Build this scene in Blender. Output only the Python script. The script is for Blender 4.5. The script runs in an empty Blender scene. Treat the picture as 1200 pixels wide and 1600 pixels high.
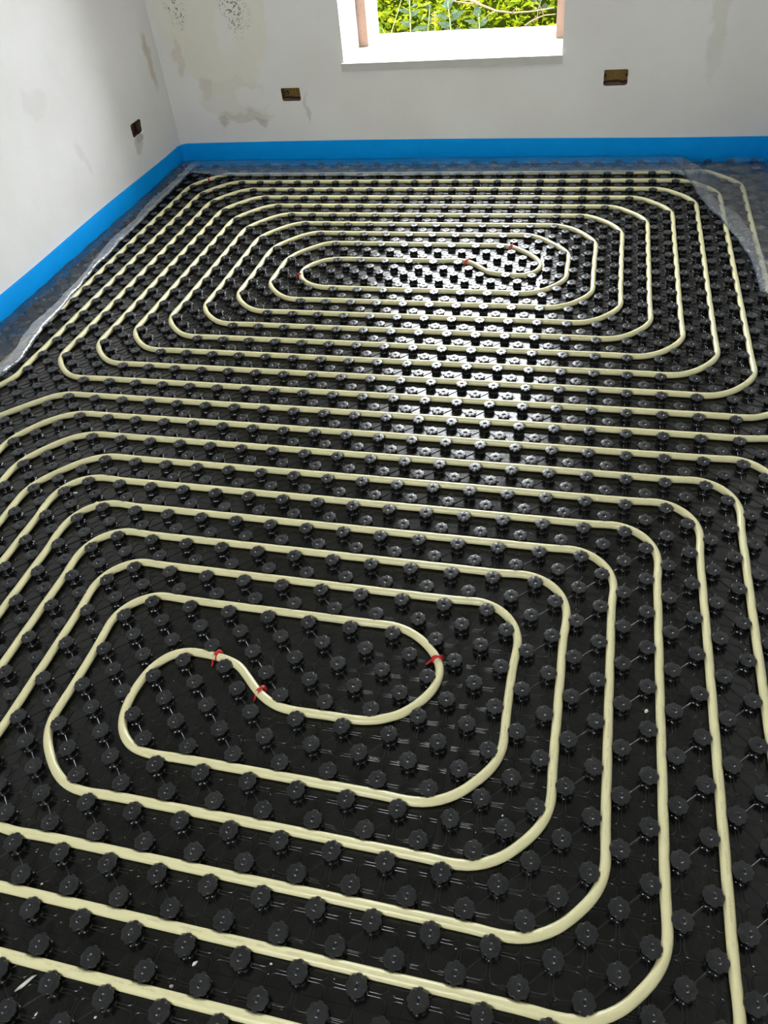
import bpy, bmesh, math, random
import numpy as np
from mathutils import Vector, Matrix, noise

random.seed(7)
rng = np.random.default_rng(11)
scene = bpy.context.scene
col = scene.collection

# ------------------------------------------------------------------ camera
cam_data = bpy.data.cameras.new('camera')
cam = bpy.data.objects.new('camera', cam_data)
col.objects.link(cam)
cam_data.sensor_fit = 'VERTICAL'
cam_data.sensor_height = 36.0
cam_data.sensor_width = 27.0
cam_data.lens = 1211.725 / 1600 * 36.0
cam_data.clip_start = 0.02
RX = Vector((0.9698995, 0.2272072, -0.0875888))
DN = Vector((0.0923411, -0.6760167, -0.7310776))
FW = Vector((-0.2253176, 0.7009838, -0.6766489))
M = Matrix((RX, -DN, -FW)).transposed().to_4x4()
M.translation = Vector((0.650865, -0.9450604, 1.4025952))
cam.matrix_world = M
scene.camera = cam

# ------------------------------------------------------------------ sky, daylight, exposure
SKY = 9.0
world = bpy.data.worlds.new('overcast_sky')
scene.world = world
world.use_nodes = True
bg = world.node_tree.nodes['Background']
bg.inputs['Color'].default_value = (0.93, 0.97, 1.0, 1)
bg.inputs['Strength'].default_value = SKY


def portal(name, loc, rot, w, h):
    d = bpy.data.lights.new(name, 'AREA')
    d.shape = 'RECTANGLE'
    d.size, d.size_y = w, h
    d.cycles.is_portal = True
    o = bpy.data.objects.new(name, d)
    o.location = loc
    o.rotation_euler = rot
    col.objects.link(o)


WIN_TOP = 2.05
portal('window_portal', (-0.065, 3.66, (0.47 + WIN_TOP) / 2), (-math.pi / 2, 0, 0), 0.98, WIN_TOP - 0.47)
portal('rear_fill_portal', (0, -2.21, 1.5), (math.pi / 2, 0, 0), .7, .9)  # guides sky light through the added rear opening, as fill

scene.view_settings.view_transform = 'Standard'
scene.view_settings.look = 'None'
scene.view_settings.gamma = 1.0
scene.view_settings.use_curve_mapping = False
scene.view_settings.exposure = 1.85
scene.cycles.max_bounces = 10
scene.cycles.diffuse_bounces = 6
scene.cycles.transparent_max_bounces = 16
scene.cycles.caustics_reflective = False
scene.cycles.caustics_refractive = False
scene.cycles.sample_clamp_indirect = 6.0
scene.cycles.use_denoising = True


# ------------------------------------------------------------------ helpers
def link(o, parent=None):
    col.objects.link(o)
    if parent is not None:
        o.parent = parent
    return o


def tag(o, label=None, cat=None, group=None, kind=None):
    if label: o['label'] = label
    if cat: o['category'] = cat
    if group: o['group'] = group
    if kind: o['kind'] = kind
    return o


def empty(name, loc=(0, 0, 0), parent=None):
    o = bpy.data.objects.new(name, None)
    o.empty_display_size = 0.05
    o.location = loc
    return link(o, parent)


def mesh_np(name, v, f, mat, smooth=False):
    """v (n,3), f (m,k) all faces with k corners"""
    v = np.asarray(v, dtype=np.float32)
    f = np.asarray(f, dtype=np.int32)
    me = bpy.data.meshes.new(name)
    k = f.shape[1]
    me.vertices.add(len(v)); me.vertices.foreach_set('co', v.ravel())
    me.loops.add(f.size); me.loops.foreach_set('vertex_index', f.ravel())
    me.polygons.add(len(f))
    me.polygons.foreach_set('loop_start', np.arange(0, f.size, k, dtype=np.int32))
    me.polygons.foreach_set('loop_total', np.full(len(f), k, dtype=np.int32))
    if smooth:
        me.polygons.foreach_set('use_smooth', np.ones(len(f), dtype=bool))
    me.update(calc_edges=True)
    me.materials.append(mat)
    return me


def mesh_py(name, v, f, mat, smooth=False):
    me = bpy.data.meshes.new(name)
    me.from_pydata([tuple(p) for p in v], [], [tuple(q) for q in f])
    if smooth:
        for p in me.polygons: p.use_smooth = True
    me.update()
    me.materials.append(mat)
    return me


def ob(name, me, parent=None):
    return link(bpy.data.objects.new(name, me), parent)


class MB:
    def __init__(s): s.v = []; s.f = []

    def box(s, x0, x1, y0, y1, z0, z1):
        n = len(s.v)
        s.v += [(x0, y0, z0), (x1, y0, z0), (x1, y1, z0), (x0, y1, z0), (x0, y0, z1), (x1, y0, z1), (x1, y1, z1), (x0, y1, z1)]
        s.f += [tuple(n + i for i in q) for q in ((0, 3, 2, 1), (4, 5, 6, 7), (0, 1, 5, 4), (1, 2, 6, 5), (2, 3, 7, 6), (3, 0, 4, 7))]

    def quad(s, a, b, c, d):
        n = len(s.v); s.v += [a, b, c, d]; s.f.append((n, n + 1, n + 2, n + 3))

    def tube(s, pts, r, sides=6):
        n0 = len(s.v); pts = [Vector(p) for p in pts]
        for i, p in enumerate(pts):
            t = (pts[min(i + 1, len(pts) - 1)] - pts[max(i - 1, 0)]).normalized()
            a = t.orthogonal().normalized(); b = t.cross(a)
            rr = r[i] if isinstance(r, (list, tuple)) else r
            for k in range(sides):
                th = 2 * math.pi * k / sides
                s.v.append(tuple(p + a * (rr * math.cos(th)) + b * (rr * math.sin(th))))
        for i in range(len(pts) - 1):
            for k in range(sides):
                k2 = (k + 1) % sides
                s.f.append((n0 + i * sides + k, n0 + i * sides + k2, n0 + (i + 1) * sides + k2, n0 + (i + 1) * sides + k))
        s.f.append(tuple(n0 + k for k in reversed(range(sides))))
        s.f.append(tuple(n0 + (len(pts) - 1) * sides + k for k in range(sides)))

    def build(s, name, mat, parent=None, smooth=False, bevel=0):
        me = mesh_py(name, s.v, s.f, mat, smooth)
        o = ob(name, me, parent)
        if bevel:
            b = o.modifiers.new('bevel', 'BEVEL'); b.width = bevel; b.segments = 2; b.limit_method = 'ANGLE'
        return o


# ------------------------------------------------------------------ materials
class NT:
    """tiny node-graph helper"""
    def __init__(s, name):
        s.m = bpy.data.materials.new(name); s.m.use_nodes = True
        s.t = s.m.node_tree; s.n = s.t.nodes
        s.p = s.n['Principled BSDF']; s.out = s.n['Material Output']

    def node(s, typ, **kw):
        n = s.n.new(typ)
        for k, v in kw.items(): setattr(n, k, v)
        return n

    def set(s, sock, val):
        if isinstance(val, bpy.types.NodeSocket): s.t.links.new(val, sock)
        elif val is not None: sock.default_value = val

    def math(s, op, a, b=None, c=None, clamp=False):
        n = s.node('ShaderNodeMath', operation=op); n.use_clamp = clamp
        for i, x in enumerate((a, b, c)):
            if x is not None: s.set(n.inputs[i], x)
        return n.outputs[0]

    def sstep(s, x, lo, hi):
        n = s.node('ShaderNodeMapRange', interpolation_type='SMOOTHSTEP')
        s.set(n.inputs[0], x); n.inputs[1].default_value = lo; n.inputs[2].default_value = hi
        return n.outputs[0]

    def coord(s, kind='Object'):
        return s.node('ShaderNodeTexCoord').outputs[kind]

    def mapping(s, vec, scale=(1, 1, 1), loc=(0, 0, 0)):
        n = s.node('ShaderNodeMapping'); s.set(n.inputs['Vector'], vec)
        n.inputs['Scale'].default_value = scale; n.inputs['Location'].default_value = loc
        return n.outputs[0]

    def noise(s, vec, scale, detail=4, rough=0.55, dist=0.0):
        n = s.node('ShaderNodeTexNoise'); s.set(n.inputs['Vector'], vec)
        n.inputs['Scale'].default_value = scale; n.inputs['Detail'].default_value = detail
        n.inputs['Roughness'].default_value = rough; n.inputs['Distortion'].default_value = dist
        return n.outputs[0]

    def mix(s, fac, a, b):
        n = s.node('ShaderNodeMix', data_type='RGBA')
        s.set(n.inputs[0], fac); s.set(n.inputs[6], a); s.set(n.inputs[7], b)
        return n.outputs[2]

    def bump(s, h, strength=0.3, dist=0.002):
        n = s.node('ShaderNodeBump'); s.set(n.inputs['Height'], h)
        n.inputs['Strength'].default_value = strength; n.inputs['Distance'].default_value = dist
        s.t.links.new(n.outputs[0], s.p.inputs['Normal'])
        return n.outputs[0]

    def base(s, colr=None, rough=None, spec=None, metal=None):
        if colr is not None: s.set(s.p.inputs['Base Color'], colr)
        if rough is not None: s.set(s.p.inputs['Roughness'], rough)
        if spec is not None: s.p.inputs['Specular IOR Level'].default_value = spec
        if metal is not None: s.p.inputs['Metallic'].default_value = metal
        return s


def rgb(r, g, b): return (r, g, b, 1.0)


def simple(name, c, rough=0.6, var=0.15, scale=40, bump=0.0, spec=0.5):
    t = NT(name); co = t.coord()
    n = t.noise(co, scale, 4)
    c2 = tuple(min(1, x * (1 - var)) for x in c)
    t.base(t.mix(n, rgb(*c), rgb(*c2)), rough, spec)
    if bump: t.bump(n, bump, 0.002)
    return t.m


# black thermoformed sheet
t = NT('black_sheet_plastic'); co = t.coord()
n1 = t.noise(co, 9, 3); n2 = t.noise(co, 160, 2)
t.base(t.mix(n1, rgb(.0038, .0038, .0040), rgb(.0062, .0060, .0058)), t.math('MULTIPLY_ADD', n1, 0.10, 0.155), 0.5)
t.bump(t.math('MULTIPLY_ADD', n2, 0.25, t.noise(co, 28, 2)), 0.45, 0.0014)
SHEET = t.m
# scuffed stud tops
t = NT('scuffed_stud_plastic'); co = t.coord()
gi = t.node('ShaderNodeObjectInfo').outputs['Random']
v3 = t.node('ShaderNodeVectorMath', operation='ADD'); t.set(v3.inputs[0], co)
cx = t.node('ShaderNodeCombineXYZ'); t.set(cx.inputs[0], t.math('MULTIPLY', gi, 7.0)); t.set(cx.inputs[1], t.math('MULTIPLY', gi, 3.0))
t.set(v3.inputs[1], cx.outputs[0])
scr = t.noise(t.mapping(v3.outputs[0], (60, 260, 60)), 1.0, 3, .7)
sm = t.noise(v3.outputs[0], 70, 3)
z = t.node('ShaderNodeSeparateXYZ'); t.set(z.inputs[0], co)
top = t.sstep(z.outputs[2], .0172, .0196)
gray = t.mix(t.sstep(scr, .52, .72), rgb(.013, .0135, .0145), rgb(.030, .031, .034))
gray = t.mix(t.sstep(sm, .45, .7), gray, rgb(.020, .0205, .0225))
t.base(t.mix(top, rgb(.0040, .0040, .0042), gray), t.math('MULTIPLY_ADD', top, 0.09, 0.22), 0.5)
t.bump(scr, 0.12, 0.0006)
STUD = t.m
# cream pipe with faint printed line
t = NT('cream_pipe_plastic'); uv = t.coord('UV')
s_ = t.node('ShaderNodeSeparateXYZ'); t.set(s_.inputs[0], uv)
U, V = s_.outputs[0], s_.outputs[1]
cw = t.node('ShaderNodeCombineXYZ'); t.set(cw.inputs[0], t.math('MULTIPLY', U, .35))
ctr_ = t.math('MULTIPLY_ADD', t.noise(cw.outputs[0], 1.0, 1), .7, -.10)
off_ = t.math('ABSOLUTE', t.math('SUBTRACT', V, ctr_))
band = t.math('SUBTRACT', 1.0, t.sstep(off_, .026, .034))
cu = t.node('ShaderNodeCombineXYZ'); t.set(cu.inputs[0], t.math('MULTIPLY', U, 430.0)); t.set(cu.inputs[1], t.math('MULTIPLY', V, 70.0))
glyph = t.sstep(t.noise(cu.outputs[0], 1.0, 1), .50, .58)
cu2 = t.node('ShaderNodeCombineXYZ'); t.set(cu2.inputs[0], t.math('MULTIPLY', U, 26.0))
word = t.sstep(t.noise(cu2.outputs[0], 1.0, 1), .46, .52)
cu3 = t.node('ShaderNodeCombineXYZ'); t.set(cu3.inputs[0], t.math('MULTIPLY', U, 1.7))
sect = t.sstep(t.noise(cu3.outputs[0], 1.0, 2), .44, .60)
ink = t.math('MULTIPLY', t.math('MULTIPLY', band, glyph), t.math('MULTIPLY', word, sect))
cloud = t.noise(t.coord(), 14, 3)
pc = t.mix(cloud, rgb(.80, .75, .44), rgb(.73, .68, .385))
pc = t.mix(t.math('MULTIPLY', ink, .7), pc, rgb(.26, .25, .2))
t.base(pc, 0.34, 0.45)
PIPE = t.m
RED = simple('red_tie_plastic', (.62, .02, .025), .4, .2, 300)
CHIP = simple('white_plaster_chip', (.78, .78, .74), .8, .15, 400, .3)
BLUE_N = NT('blue_foam'); co = BLUE_N.coord()
nb = BLUE_N.noise(co, 300, 2); nb2 = BLUE_N.noise(co, 12, 3)
BLUE_N.base(BLUE_N.mix(nb2, rgb(.000, .33, .86), rgb(.000, .285, .76)), .7, .08)
BLUE_N.bump(nb, .35, .001)
BLUE = BLUE_N.m
# clear polythene skirt
def film_mat(name, haze0, haze1, sheen):
    t = NT(name)
    t.n.remove(t.p)
    tr = t.node('ShaderNodeBsdfTransparent'); tr.inputs[0].default_value = rgb(.94, .95, .96)
    gl = t.node('ShaderNodeBsdfGlossy'); gl.inputs['Roughness'].default_value = .09
    df = t.node('ShaderNodeBsdfDiffuse'); df.inputs[0].default_value = rgb(.82, .84, .86)
    tl = t.node('ShaderNodeBsdfTranslucent'); tl.inputs[0].default_value = rgb(.82, .84, .86)
    bn = t.node('ShaderNodeBump'); bn.inputs['Strength'].default_value = .8; bn.inputs['Distance'].default_value = .005
    wr = t.noise(t.coord(), 42, 4, .6, 1.4)
    t.set(bn.inputs['Height'], wr)
    for q in (gl, df): t.t.links.new(bn.outputs[0], q.inputs['Normal'])
    fr = t.node('ShaderNodeFresnel'); fr.inputs[0].default_value = 1.42; t.t.links.new(bn.outputs[0], fr.inputs['Normal'])
    m0 = t.node('ShaderNodeMixShader'); m0.inputs[0].default_value = .5
    t.t.links.new(df.outputs[0], m0.inputs[1]); t.t.links.new(tl.outputs[0], m0.inputs[2])
    m1 = t.node('ShaderNodeMixShader')
    t.set(m1.inputs[0], t.math('MULTIPLY_ADD', t.sstep(wr, .54, .70), haze1, haze0))
    t.t.links.new(tr.outputs[0], m1.inputs[1]); t.t.links.new(m0.outputs[0], m1.inputs[2])
    m2 = t.node('ShaderNodeMixShader'); t.set(m2.inputs[0], t.math('MULTIPLY', fr.outputs[0], sheen, clamp=True))
    t.t.links.new(m1.outputs[0], m2.inputs[1]); t.t.links.new(gl.outputs[0], m2.inputs[2])
    t.t.links.new(m2.outputs[0], t.out.inputs['Surface'])
    return t.m


FILM = film_mat('clear_polythene', .012, .20, .26)
FILM_B = film_mat('rumpled_polythene', .085, .26, .38)
FILM_L = film_mat('silvery_polythene', .09, .30, .85)
FILM_C = film_mat('creased_polythene', .24, .36, .45)


def wall_mat(name, patches, specks, base=(.80, .79, .775), scrapes=()):
    """painted plaster; patches = damp stains (cx,cy,cz,rx,ry,rz,colour,strength)"""
    t = NT(name); co = t.coord()
    big = t.noise(co, 2.2, 4); mid = t.noise(co, 11, 5, .6, .6); fine = t.noise(co, 120, 3)
    c = t.mix(t.sstep(big, .3, .75), rgb(*base), rgb(base[0] * .93, base[1] * .925, base[2] * .91))
    warp = t.node('ShaderNodeVectorMath', operation='MULTIPLY_ADD')
    nz = t.node('ShaderNodeTexNoise'); t.set(nz.inputs['Vector'], co); nz.inputs['Scale'].default_value = 9; nz.inputs['Detail'].default_value = 4
    t.set(warp.inputs[0], nz.outputs[1]); warp.inputs[1].default_value = (.16, .16, .16); t.set(warp.inputs[2], co)

    def ell(cx, cy, cz, rx, ry, rz, lo=1.0, hi=.6):
        m = t.mapping(warp.outputs[0], (1 / rx, 1 / ry, 1 / rz), (-(cx + .08) / rx, -(cy + .08) / ry, -(cz + .08) / rz))
        l = t.node('ShaderNodeVectorMath', operation='LENGTH'); t.set(l.inputs[0], m)
        return t.sstep(l.outputs[1], lo, hi)
    for (cx, cy, cz, rx, ry, rz, cc, st, hard) in patches:
        e = ell(cx, cy, cz, rx, ry, rz, 1.0, .93 if hard else .55)
        k = t.math('MULTIPLY', e, t.math('MULTIPLY_ADD', mid, st * .9, st * .55), clamp=True)
        c = t.mix(k, c, rgb(*cc))
    for (cx, cy, cz, rx, ry, rz, dens) in specks:
        e = ell(cx, cy, cz, rx, ry, rz, 1.0, .3)
        sp = t.noise(co, 115, 2, .5)
        k = t.math('MULTIPLY', e, t.sstep(sp, .60 - .05 * dens, .66 - .05 * dens))
        c = t.mix(t.math('MULTIPLY', k, .85), c, rgb(.11, .105, .10))
    # small scuffs
    sc = t.noise(t.mapping(co, (26, 26, 9)), 1.0, 5, .7)
    c = t.mix(t.math('MULTIPLY', t.sstep(sc, .70, .78), .45), c, rgb(.42, .41, .40))
    t.base(c, .85, .25)
    t.bump(t.math('MULTIPLY_ADD', mid, 1.5, t.math('MULTIPLY', fine, .25)), .25, .004)
    return t.m


DAMP = (.75, .725, .60)
WALL_BACK = wall_mat('stained_plaster_back',
    [(-1.20, 3.1, .72, .27, 1, .40, DAMP, .62, True), (-1.20, 3.1, .33, .20, 1, .10, (.70, .68, .60), .5, True),
     (-1.15, 3.1, .24, .17, 1, .035, (.58, .55, .47), .6, False), (-1.40, 3.1, .80, .13, 1, .36, (.76, .74, .64), .5, True),
     (-1.17, 3.1, .62, .055, 1, .11, (.78, .77, .72), .8, True), (-1.10, 3.1, .33, .10, 1, .05, (.80, .79, .76), .7, True),
     (1.10, 3.1, .62, .05, 1, .33, (.63, .62, .53), .5, False), (-.80, 3.1, .27, .02, 1, .07, (.5, .49, .47), .55, False),
     (-1.44, 3.1, .52, .025, 1, .11, (.62, .55, .46), .6, False), (-1.33, 3.1, .38, .05, 1, .05, (.60, .56, .48), .5, False),
     (-1.27, 3.1, .215, .05, 1, .02, (.52, .49, .43), .7, False), (-1.06, 3.1, .215, .05, 1, .018, (.52, .49, .43), .7, False)],
    [(-1.40, 3.1, .74, .06, 1, .13, 1.0), (-1.10, 3.1, .72, .085, 1, .15, 1.3)])
WALL_LEFT = wall_mat('stained_plaster_left',
    [(-1.55, 3.0, .53, 1, .05, .16, (.46, .39, .31), .55, False), (-1.55, 2.7, .24, 1, .05, .045, (.36, .34, .32), .45, False),
     (-1.55, 2.2, .33, 1, .03, .10, (.55, .54, .52), .2, False), (-1.55, 2.0, .62, 1, .10, .05, (.58, .57, .55), .2, False)], [],
    base=(.82, .812, .81))
WALL_PLAIN = wall_mat('painted_plaster', [], [])
STONE = simple('sill_stone', (.60, .58, .55), .5, .2, 25, .1)
WOOD_N = NT('raw_wood'); co = WOOD_N.coord()
gr = WOOD_N.noise(WOOD_N.mapping(co, (60, 60, 4)), 1.0, 5, .6, .5)
sp = WOOD_N.noise(co, 130, 2)
wc = WOOD_N.mix(gr, rgb(.25, .155, .115), rgb(.33, .225, .175))
WOOD_N.base(WOOD_N.mix(WOOD_N.sstep(sp, .62, .7), wc, rgb(.15, .09, .07)), .8, .2)
WOOD_N.bump(gr, .4, .002)
WOOD = WOOD_N.m
BOX = simple('ochre_box_plastic', (.30, .175, .02), .55, .5, 60, .1)
BOXG = simple('box_grime', (.15, .09, .055), .9, .4, 90, .3)
HOLE = simple('dark_hole', (.012, .010, .009), .9, .3, 60)
MORTAR = simple('broken_plaster', (.60, .585, .555), .95, .35, 60, .6)
SCREED = simple('grey_screed', (.30, .29, .28), .9, .2, 8, .3)
SOIL = simple('garden_soil', (.010, .016, .001), .95, .5, 3, .4, .0)


def leaf_mat(name, c1, c2, rough=.5):
    t = NT(name); co = t.coord()
    n = t.noise(co, 9, 4); n2 = t.noise(co, 70, 2)
    cc = t.mix(t.sstep(t.math('MULTIPLY_ADD', n2, .5, t.math('MULTIPLY', n, .5)), .38, .62), rgb(*c1), rgb(*c2))
    t.base(cc, .85, .04)
    tl = t.node('ShaderNodeBsdfTranslucent'); t.set(tl.inputs[0], cc)
    mx = t.node('ShaderNodeMixShader'); mx.inputs[0].default_value = .35
    t.t.links.new(t.p.outputs[0], mx.inputs[1]); t.t.links.new(tl.outputs[0], mx.inputs[2])
    t.t.links.new(mx.outputs[0], t.out.inputs['Surface'])
    return t.m


LEAF = leaf_mat('bright_leaf', (.030, .052, .0006), (.105, .115, .0015))
LEAF_D = leaf_mat('grey_green_leaf', (.022, .038, .018), (.045, .062, .036))
TWIG = simple('dry_twig', (.15, .10, .06), .9, .3, 50, 0, .05)
STALK = simple('pale_stalk', (.17, .19, .08), .7, .2, 50, 0, .05)
PETAL = simple('yellow_petal', (.26, .19, .0005), .8, .1, 80, 0, .02)

# ------------------------------------------------------------------ room shell
XL, XR, YB, YF, ZC, ZF = -1.55, 1.42, 3.10, -2.2, 2.70, -0.03
Y_OUT = 3.64


def grid_face(mb, us, vs, holes, fn, flip=False):
    """fill the us x vs grid except hole rectangles; fn maps (u,v)->xyz"""
    for i in range(len(us) - 1):
        for j in range(len(vs) - 1):
            cu, cv = (us[i] + us[i + 1]) / 2, (vs[j] + vs[j + 1]) / 2
            if any(a < cu < b and c < cv < d for a, b, c, d in holes): continue
            q = [fn(us[i], vs[j]), fn(us[i + 1], vs[j]), fn(us[i + 1], vs[j + 1]), fn(us[i], vs[j + 1])]
            if flip: q.reverse()
            mb.quad(*q)


def cuts(lo, hi, holes, a, b):
    s = {lo, hi}
    for h in holes: s |= {h[a], h[b]}
    return sorted(s)


WX0, WX1, WZ0 = -.580, .4505, .436
OX0, OX1 = -.533, .404          # narrower outer half of the opening
JY = 3.395
boxes_back = [(-.925, -.826, .310, .370), (.643, .749, .336, .402)]
wb = MB()
hl = [(WX0, WX1, WZ0, WIN_TOP)] + boxes_back
grid_face(wb, cuts(XL - .3, XR + .3, hl, 0, 1), cuts(ZF, ZC, hl, 2, 3), hl, lambda u, v: (u, YB, v))
hl2 = [(OX0, OX1, WZ0, WIN_TOP - .04)]
grid_face(wb, cuts(XL - .3, XR + .3, hl2, 0, 1), cuts(ZF - .4, ZC + .3, hl2, 2, 3), hl2, lambda u, v: (u, Y_OUT, v), True)
ZT = WIN_TOP
wb.quad((WX0, YB, WZ0), (WX0, JY + .045, WZ0), (WX0, JY + .045, ZT), (WX0, YB, ZT))
wb.quad((WX1, JY + .045, WZ0), (WX1, YB, WZ0), (WX1, YB, ZT), (WX1, JY + .045, ZT))
wb.quad((WX0, JY + .045, ZT), (WX1, JY + .045, ZT), (WX1, YB, ZT), (WX0, YB, ZT))
wb.quad((WX0, YB, WZ0), (WX1, YB, WZ0), (WX1, Y_OUT, WZ0), (WX0, Y_OUT, WZ0))
wb.quad((OX0, JY + .045, WZ0), (OX0, Y_OUT, WZ0), (OX0, Y_OUT, ZT - .04), (OX0, JY + .045, ZT - .04))
wb.quad((OX1, Y_OUT, WZ0), (OX1, JY + .045, WZ0), (OX1, JY + .045, ZT - .04), (OX1, Y_OUT, ZT - .04))
wb.quad((OX0, Y_OUT, ZT - .04), (OX1, Y_OUT, ZT - .04), (OX1, JY + .045, ZT - .04), (OX0, JY + .045, ZT - .04))
wb.quad((WX0, JY + .045, WZ0), (OX0, JY + .045, WZ0), (OX0, JY + .045, ZT), (WX0, JY + .045, ZT))
wb.quad((OX1, JY + .045, WZ0), (WX1, JY + .045, WZ0), (WX1, JY + .045, ZT), (OX1, JY + .045, ZT))
wb.quad((OX0, JY + .045, ZT - .04), (OX1, JY + .045, ZT - .04), (OX1, JY + .045, ZT), (OX0, JY + .045, ZT))
tag(wb.build('wall_back', WALL_BACK), kind='structure')

# left wall with one small ragged hole
LH = (2.655, 2.765, .282, .345)
wl = MB()
grid_face(wl, cuts(YF - .3, Y_OUT, [LH], 0, 1), cuts(ZF, ZC, [LH], 2, 3), [LH], lambda u, v: (XL, u, v))
grid_face(wl, [YF - .3, Y_OUT], [ZF - .4, ZC + .3], [], lambda u, v: (XL - .3, u, v), True)
tag(wl.build('wall_left', WALL_LEFT), kind='structure')
wr_ = MB(); wr_.box(XR, XR + .3, YF - .3, Y_OUT, ZF - .4, ZC + .3)
tag(wr_.build('wall_right', WALL_PLAIN), kind='structure')
wf = MB()
DX0, DX1, DZ0, DZ1 = -.35, .35, 1.05, 1.95          # unseen opening added behind the camera to let in fill light
wf.box(XL - .3, DX0, YF - .3, YF, ZF - .4, ZC + .3)
wf.box(DX1, XR + .3, YF - .3, YF, ZF - .4, ZC + .3)
wf.box(DX0, DX1, YF - .3, YF, DZ1, ZC + .3)
wf.box(DX0, DX1, YF - .3, YF, ZF - .4, DZ0)
tag(wf.build('wall_front', WALL_PLAIN), kind='structure')
ce = MB(); ce.box(XL - .3, XR + .3, YF - .3, Y_OUT, ZC, ZC + .3)
tag(ce.build('ceiling', WALL_PLAIN), kind='structure')
fl = MB(); fl.box(XL - .3, XR + .3, YF - .3, Y_OUT, ZF - .4, ZF)
tag(fl.build('floor', SCREED), kind='structure')

# window: sill slab, raw wood sub-frame
win = tag(empty('window_1', (-.065, 3.35, .472)), kind='structure')
pinv = Matrix.Translation((.065, -3.35, -.472))


def wpart(mb, name, mat, bevel=0.0):
    for i, v in enumerate(mb.v): mb.v[i] = (v[0] + .065, v[1] - 3.35, v[2] - .472)
    return mb.build(name, mat, win, bevel=bevel)


b = MB(); b.box(-.590, .4535, 3.082, 3.10, .437, .472); b.box(WX0 + .0005, WX1 - .0005, 3.10, 3.43, .437, .472)
b.box(OX0 + .0005, OX1 - .0005, 3.43, 3.665, .437, .472)
wpart(b, 'window_sill', STONE)
b = MB(); b.box(WX0 + .001, WX0 + .050, JY, JY + .043, .473, ZT - .001); wpart(b, 'wooden_jamb', WOOD, .002)
b = MB(); b.box(WX1 - .050, WX1 - .001, JY, JY + .043, .473, ZT - .001); wpart(b, 'wooden_jamb', WOOD, .002)
b = MB(); b.box(WX0 + .051, WX1 - .051, JY, JY + .043, ZT - .050, ZT - .001); wpart(b, 'wooden_head', WOOD, .002)


# junction boxes set in the plaster
def junction_box(rect, label, brace):
    x0, x1, z0, z1 = rect
    cxx, czz = (x0 + x1) / 2, (z0 + z1) / 2
    root = tag(empty('junction_box', (cxx, YB, czz)), label, 'junction box', 'open junction boxes in the plaster')
    w, h, d = (x1 - x0) / 2, (z1 - z0) / 2, .048
    b = MB()
    e = .006
    W, H = w + e, h + e
    # body: back + four sides, open to the room
    b.box(-W, W, d, d + .003, -H, H)
    b.box(-W, -W + .003, .004, d, -H, H); b.box(W - .003, W, .004, d, -H, H)
    b.box(-W + .003, W - .003, .004, d, H - .003, H); b.box(-W + .003, W - .003, .004, d, -H, -H + .003)
    b.build('box_body', BOX, root)
    for k in range(5):
        r = MB(); x = -w * .7 + k * w * .35
        r.box(x - .0015, x + .0015, d - .004, d, -h * .85, h * .85); r.build('ridge', BOX, root)
    for sx in (-1, 1):
        r = MB(); r.tube([(sx * (w - .006), .012, 0), (sx * (w - .006), d, 0)], .004, 8); r.build('screw_post', BOXG, root)
    g = MB(); N = 7
    for k in range(N):
        xx0 = -w + 2 * w * k / N; xx1 = -w + 2 * w * (k + 1) / N
        hh = .007 + .006 * random.random()
        g.box(xx0, xx1, .006 + .01 * random.random(), d - .001, -h - e + .003, -h + hh)
    g.build('mortar_crumbs', BOXG, root)
    if brace:
        k = MB(); k.tube([(-w * .72, d - .001, -.004), (-w * .72, d - .016, -.006)], .011, 10); k.build('conduit_stub', BOXG, root)
    # ragged plaster edge round the opening
    k = MB(); segs = 26
    for i in range(segs):
        a0 = 2 * math.pi * i / segs; a1 = 2 * math.pi * (i + 1) / segs

        def rim(a, s):
            c, s_ = math.cos(a), math.sin(a)
            q = max(abs(c) / W, abs(s_) / H)
            j = 1 + .05 * noise.noise((c * 3 + cxx * 9, s_ * 3, 1.0))
            return (c / q * s * j, s_ / q * s * j)
        pin0, pin1 = rim(a0, .90), rim(a1, .90); po0, po1 = rim(a0, 1.10), rim(a1, 1.10)
        k.quad((pin0[0], .004, pin0[1]), (pin1[0], .004, pin1[1]), (po1[0], -.0012, po1[1]), (po0[0], -.0012, po0[1]))
    k.build('plaster_rim', WALL_PLAIN, root)


junction_box(boxes_back[0], 'ochre junction box in the damp stained plaster left of the window', True)
junction_box(boxes_back[1], 'ochre junction box in the clean plaster right of the window', False)
# left wall hole
root = tag(empty('junction_box', (XL, 2.71, .313)), 'small broken brown junction box in the left wall', 'junction box', 'open junction boxes in the plaster')
b = MB()
b.box(-.05, -.047, -.06, .06, -.036, .036)
b.box(-.047, -.003, -.06, -.057, -.036, .036); b.box(-.047, -.003, .057, .06, -.036, .036)
b.box(-.047, -.003, -.057, .057, .033, .036); b.box(-.047, -.003, -.057, .057, -.036, -.033)
b.build('box_body', BOXG, root)
b = MB(); b.tube([(-.046, -.03, -.006), (-.030, -.03, -.008)], .016, 12); b.build('conduit_stub', HOLE, root)
b = MB()
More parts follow.
